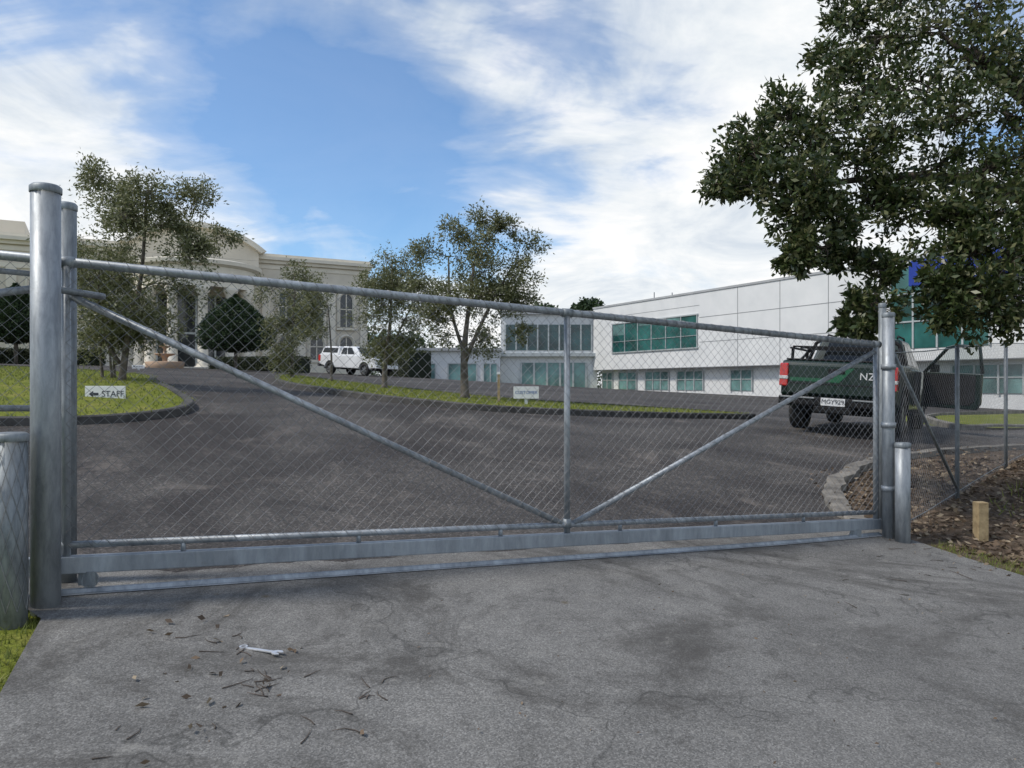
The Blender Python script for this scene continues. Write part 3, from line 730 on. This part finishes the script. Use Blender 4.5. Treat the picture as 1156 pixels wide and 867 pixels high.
text('tailgate_text','NZ',.17,PLATE,U,(.48,-2.674,1.00),(math.pi/2,0,0))
mesh('tailgate_decal',[(-.75,-2.675,.88),(.05,-2.675,.88),(.28,-2.675,1.13),(.12,-2.675,1.13),(-.06,-2.675,.94),(-.75,-2.675,.94)],[(0,1,2,3,4,5)],mk('green_decal',(.012,.11,.05),None,4,.4),U)
sb=MB(); sb.tube([(-.84,-1.0,1.25),(-.72,-.98,1.62),(-.60,-.97,1.70),(.60,-.97,1.70),(.72,-.98,1.62),(.84,-1.0,1.25)],.035,10)
sb.tube([(-.84,-1.7,1.25),(-.74,-1.05,1.55)],.025,8); sb.tube([(.84,-1.7,1.25),(.74,-1.05,1.55)],.025,8); sb.out('sports_bar',BLKPL,U,True)
rr=MB()
for x in (-.62,.62): rr.tube([(x,-.5,1.78),(x,-.4,1.82),(x,.4,1.82),(x,.5,1.78)],.018,8)
rr.out('roof_rails',BLKPL,U)
rack=MB(); 
for x in (-.8,.8):
    for y in (-2.4,-1.3): rack.box(x-.02,x+.02,y-.03,y+.03,1.26,1.44)
    rack.box(x-.03,x+.03,-2.5,-1.1,1.442,1.47)
for y in (-2.4,-1.85,-1.3): rack.box(-.80,.80,y-.03,y+.03,1.472,1.50)
rack.out('bed_rack',BLKPL,U)
MB().box(.915,.926,-.10,.92,.55,1.18).out('door_opening',mk('cabin_interior',(.02,.02,.02),None,4,.9),U)
li=MB(); li.box(-.926,-.915,-1.0,-.98,.5,1.18); li.box(-.926,-.915,.0,.012,.5,1.18); li.box(-.935,-.915,.14,.32,1.02,1.06); li.box(.915,.930,-.11,-.10,.5,1.18); li.out('door_seams',BLKPL,U)
st=MB(); st.box(.86,1.0,-.7,1.05,.34,.39); st.box(-1.0,-.86,-.7,1.05,.34,.39); st.out('side_steps',BLKPL,U,False,.01)
door=bpy.data.objects.new('open_front_door',None); door.location=(.97,.92,0); door.rotation_euler=(0,0,math.radians(68)); link(door,U)
fixn(MB().prism([(0,.5),(0,1.2),(-1.1,1.2),(-1.1,.62),(-1.03,.5)],-.04,.04).out('door_skin',BLACKP,door,False,.02))
fixn(MB().prism([(-.04,.58),(-.04,1.16),(-1.0,1.16),(-1.0,.66),(-.9,.58)],-.055,-.041).out('door_card',BLKPL,door,False,.005))
MB().tube([(0,0,1.18),(-.05,-.45,1.68),(-.06,-.62,1.72),(-.06,-1.04,1.72),(0,-1.09,1.2)],.035,8).out('window_frame',BLACKP,door,True)
mesh('door_glass',[(0,-.04,1.2),(-.045,-.47,1.67),(-.055,-1.03,1.69),(0,-1.06,1.2)],[(0,1,2,3)],CLR,door)
MB().box(.0,.22,-.20,-.10,1.15,1.36).out('door_mirror',BLKPL,door,False,.03)
WPAINT=mk('white_paint',(.78,.79,.80),None,1,.3,coat=.6)
vx,vy=SX(403,46),46; Vn=pickup('pickup_truck.001',vx,vy,math.radians(128),.98,WPAINT,False)
cb=(-2.58,-.82,.86,1.235); ct=(-2.40,-.84,.72,1.74); frustum('canopy',cb,ct,WPAINT,Vn,.05)
gm=MB(); pane(gm,cb,ct,'R',.08,.92,.2,.8); pane(gm,cb,ct,'L',.08,.92,.2,.8); pane(gm,cb,ct,'B',.1,.9,.2,.85); gm.out('canopy_windows',CGL,Vn)

# ---------------------------------------------------------------- trees
def gz(x,y,e=.1): return (x,y,h(x,y)+e-.08)
d=15.0; bx=SX(137,d); b=gz(bx,d)
cl=crown((SX(160,d),d,2.7),1.35,1.2,1.8,29,.40,1)+crown((SX(214,d),d,3.1),.75,.7,.5,7,.30,2)+crown((SX(128,d),d,3.8),.6,.6,.6,5,.28,22)+crown((SX(125,d),d,1.4),.8,.9,.9,11,.36,3)
tree('olive_tree',[([b,(bx+.15,d,h(bx,d)+1.1),(bx+.35,d+.1,2.2),(bx+.5,d,3.8)],.075,.02),([(bx-.05,d,b[2]+.4),(bx-.35,d-.1,1.2),(bx-.45,d,2.6)],.05,.015)],cl,.08,17,40,L_OLIVE,BARK,.018,.25,wid=.36,spread=1.3)
d=15.8; bx=SX(116,d); b=gz(bx,d)
tree('olive_tree.001',[([b,(bx-.05,d,1.0),(bx,d,2.6)],.035,.015),([(bx+.2,d,b[2]),(bx+.15,d,1.0),(bx+.3,d,2.3)],.03,.012),([(bx+.1,d+.3,b[2]),(bx+.05,d+.2,1.0),(bx-.3,d,2.2)],.03,.012)],
     crown((bx-.05,d,2.0),.75,.7,1.1,13,.34,5),.075,13,36,L_OLIVE,BARK,.015,.26,wid=.36,spread=1.3)
d=16.0; bx=SX(525,d); b=gz(bx,d)
cl=crown((SX(535,d),d,2.05),1.1,1.0,1.25,22,.37,7)+[((SX(600,d),d,3.0),.25),((SX(590,d),d,2.55),.3),((SX(575,d),d,3.35),.22),((SX(545,d),d,3.5),.25),((SX(510,d),d,3.3),.28),((SX(560,d),d,3.4),.2),((SX(480,d),d,2.8),.25),((SX(585,d),d,1.7),.3),((SX(500,d),d,1.0),.32),((SX(545,d),d,.9),.35),((SX(590,d),d,1.05),.2),((SX(495,d),d,1.7),.35),((SX(470,d),d,2.2),.25)]
tree('olive_tree.002',[([b,(bx-.02,d,.6),(bx+.05,d,1.4),(bx+.2,d,2.6)],.10,.02),([(bx,d,.5),(bx+.5,d,1.6),(bx+1.0,d,2.5)],.05,.015),([(bx,d,.6),(bx-.3,d,1.6),(bx-.35,d,2.7)],.045,.015)],cl,.08,15,44,L_OLIVE,BARK,.018,.26,wid=.36,spread=1.3)
d=19.5; bx=SX(434,d); b=gz(bx,d)
cl=crown((SX(447,d),d,2.1),1.0,.9,1.35,23,.37,9)+crown((SX(440,d),d,.9),.75,.6,.5,8,.32,19)
tree('olive_tree.003',[([b,(bx+.02,d,.6),(bx+.15,d,1.6),(bx+.2,d,3.0)],.085,.02),([(bx,d,.4),(bx+.4,d,1.4),(bx+.8,d,2.2)],.04,.012)],cl,.085,14,40,L_OLIVE,BARK,.018,.27,wid=.36,spread=1.3)
d=24; bx=SX(374,d); b=gz(bx,d)
tree('olive_tree.004',[([b,(bx,d,1.0),(bx-.1,d,2.5)],.045,.015)],crown((SX(358,d),d,2.1),.5,.6,1.0,9,.34,11),.095,12,34,L_OLIVE,BARK,.018,.27,wid=.36,spread=1.3)
d=26; bx=SX(330,d); b=gz(bx,d)
tree('olive_tree.005',[([b,(bx,d,1.5),(bx+.1,d,3.4)],.07,.02)],crown((SX(328,d),d,2.35),.85,.9,1.8,24,.44,12),.105,13,40,L_OLIVE,BARK,.02,.27,wid=.38,spread=1.3)
for i,(px,d,r,hh) in enumerate(((266,40,1.95,3.0),(18,36,1.6,2.8))):
    x=SX(px,d); topiary('clipped_tree' if i==0 else 'clipped_tree.001',(x,d,h(x,d)),r,hh,1.0,15000,L_TOP)
hedge('hedge',SX(243,46),46,SX(345,44),44,1.2,.75,9000)
hedge('hedge.001',SX(70,42),42,SX(112,44),44,1.2,.8,4000)
hedge('hedge.002',SX(-20,38),38,SX(60,40),40,1.5,.7,6000)
hedge('hedge.003',SX(445,52),52,SX(475,50),50,2.0,1.7,3500)
R=[(830,190,8.4,.30),(852,165,8.2,.3),(868,205,8.0,.34),(820,205,8.6,.2),(905,175,8.3,.40),(885,130,8.6,.33),(935,140,8.4,.40),(925,210,7.8,.36),(965,185,8.6,.46),
(945,70,8.9,.36),(975,105,8.8,.42),(955,25,9.2,.33),(990,50,9.0,.45),(1010,-5,9.2,.5),(1030,90,8.6,.5),(1010,150,8.2,.42),(1050,30,8.8,.55),(1070,130,8.3,.5),(1055,190,8.6,.5),
(1100,70,8.4,.55),(1110,0,8.6,.6),(1140,130,8.2,.52),(1115,190,8.0,.5),(1160,60,8.4,.6),(1170,180,8.4,.5),
(905,240,7.9,.28),(915,275,7.8,.28),(898,292,7.8,.16),(945,250,8.2,.3),(985,230,8.4,.34),(960,290,8.1,.2),(1020,225,8.2,.38),
(985,345,7.7,.22),(970,368,7.7,.15),(1000,305,7.8,.2),
(1065,245,8.0,.38),(1110,245,7.8,.42),(1150,240,7.8,.45),(1095,290,7.7,.36),(1135,300,7.6,.42),(1065,320,7.6,.26),(1105,335,7.5,.34),(1148,345,7.5,.34),(1075,352,7.5,.22),(1165,300,7.8,.4)]
cl=[(S(a,b_,d_),r_) for a,b_,d_,r_ in R]
tx,ty=7.4,8.7; tb=(tx,ty,h(tx,ty)-.1)
tree('broadleaf_tree',[([tb,(7.3,8.7,.3),(6.9,8.6,1.8),(6.2,8.5,2.9),(5.2,8.6,3.8)],.26,.08),([(7.2,8.7,.9),(6.5,8.5,1.7),(5.3,8.6,2.3),(4.2,8.6,2.35),(3.3,8.4,2.2)],.11,.02),([(7.0,8.65,1.6),(7.2,8.4,3.0),(6.6,8.5,4.6)],.16,.05)],
     cl,.085,25,44,L_DARK,BARKD,.035,.16,wid=.42,sag=.03,spread=1.35)
def farmass(name,lst,seed):
    g=np.random.default_rng(seed); par=empty(name,(0,0,0)); Cs=[]; mb=MB()
    for x,y,z,r in lst:
        n=int(700*max(1,r)); p=g.normal(size=(n,3)); p/=np.linalg.norm(p,axis=1,keepdims=True); p*=(g.uniform(.6,1.05,n)*(1+.15*np.sin(p[:,0]*6+p[:,2]*5)))[:,None]*r
        p[:,2]*=.75; Cs.append(p+np.array([x,y,z])); mb.tube([(x,y,-2),(x,y,z)],.3,6)
    C_=np.concatenate(Cs); leaves_mesh('foliage',C_,g.normal(size=C_.shape),.5,L_TOP,par,.7); mb.out('trunks',BARKD,par)
farmass('distant_trees',[(SX(612,105),105,9.5,2.2),(SX(606,105),106,8.5,2.4),(SX(665,110),110,11.0,2.0),(SX(655,110),110,10.2,1.8),(-14,95,3.5,4),(-20,92,4,4)],3)
farmass('distant_trees.001',[(x,150+10*math.sin(x),2.5,8) for x in range(-150,200,14)],4)

# ---------------------------------------------------------------- sky, sun, camera
Sun=Vector((-.95*math.cos(math.radians(52)),-.31*math.cos(math.radians(52)),math.sin(math.radians(52))))
wd=bpy.data.worlds.new('World'); scn.world=wd; wd.use_nodes=True; t=wd.node_tree; bg=t.nodes['Background']
try:
    wd.cycles.sampling_method='MANUAL'; wd.cycles.sample_map_resolution=512
except Exception: pass
sky=N(t,'ShaderNodeTexSky'); sky.sky_type='NISHITA'; sky.sun_disc=False; sky.sun_elevation=math.radians(52); sky.sun_rotation=math.atan2(Sun.x,Sun.y); sky.air_density=1.0; sky.dust_density=.4; sky.ozone_density=2.0
tc=N(t,'ShaderNodeTexCoord').outputs['Generated']
sx=N(t,'ShaderNodeSeparateXYZ'); t.links.new(tc,sx.inputs[0])
def M(op,a,b=None,c=None):
    n=N(t,'ShaderNodeMath',operation=op)
    for i,vv in enumerate((a,b,c)):
        if vv is None: continue
        if isinstance(vv,bpy.types.NodeSocket): t.links.new(vv,n.inputs[i])
        else: n.inputs[i].default_value=vv
    return n.outputs[0]
zz=M('ADD',M('MAXIMUM',sx.outputs[2],0.0),.25)
def plane(kx,ky,kz):
    c=N(t,'ShaderNodeCombineXYZ'); t.links.new(M('MULTIPLY',M('DIVIDE',sx.outputs[0],zz),kx),c.inputs[0]); t.links.new(M('MULTIPLY',M('DIVIDE',sx.outputs[1],zz),ky),c.inputs[1]); c.inputs[2].default_value=kz; return c.outputs[0]
pa=plane(1,1,2.3); pb=plane(1.0,1.5,7.7)
n1=noise(t,pa,1.15,7,.58,.5); n2=noise(t,pb,3.0,5,.55,.5)
cov=M('ADD',M('MULTIPLY',n1,.60),M('MULTIPLY',n2,.40))
def blob(px,py,width,amt):
    d_=S(px,py,1).normalized(); vm=N(t,'ShaderNodeVectorMath',operation='DOT_PRODUCT')
    t.links.new(tc,vm.inputs[0]); vm.inputs[1].default_value=d_
    mr=N(t,'ShaderNodeMapRange'); mr.interpolation_type='SMOOTHSTEP'; t.links.new(vm.outputs['Value'],mr.inputs['Value'])
    mr.inputs['From Min'].default_value=math.cos(width); mr.inputs['From Max'].default_value=1; mr.inputs['To Min'].default_value=0; mr.inputs['To Max'].default_value=amt
    return mr.outputs[0]
for a in ((350,210,.28,-.10),(450,250,.20,-.07),(90,60,.28,-.10),(300,60,.24,-.07),(690,110,.20,-.11),(560,230,.16,-.09),(430,120,.2,-.04),(800,210,.35,.10),(600,30,.16,.04),(60,180,.22,.10),(200,20,.12,.06),(880,60,.25,.06),(620,320,.3,.06),(200,230,.14,.06)):
    cov=M('ADD',cov,blob(*a))
cov=M('ADD',cov,M('MULTIPLY',M('SUBTRACT',.30,sx.outputs[2]),.10))
mask=ramp(t,cov,[(.36,.08),(.45,.34),(.52,.85),(.58,1.0)])
n3=noise(t,pa,2.1,6,.62,.6)
ccol=ramp(t,n3,[(.34,(.64,.71,.80)),(.48,(.84,.88,.92)),(.60,(1.0,1.0,1.0))])
cs=mixc(t,1.0,ccol,(6.9,6.9,6.85),'MULTIPLY')
skyb=mixc(t,1.0,sky.outputs[0],(.68,.92,1.10),'MULTIPLY')
t.links.new(mixc(t,mask,skyb,cs),bg.inputs['Color']); bg.inputs['Strength'].default_value=.15
sl=bpy.data.lights.new('sun','SUN'); sl.energy=3.0; sl.angle=math.radians(8); sl.color=(1,.93,.83)
so=bpy.data.objects.new('sun',sl); so.rotation_euler=Sun.to_track_quat('Z','Y').to_euler(); link(so)
cam=bpy.data.cameras.new('camera'); cam.sensor_width=36; cam.lens=36*850/1156; cam.clip_end=3000; cam.clip_start=.05
co_=bpy.data.objects.new('camera',cam); co_.rotation_euler=(math.pi/2,0,0); link(co_); scn.camera=co_
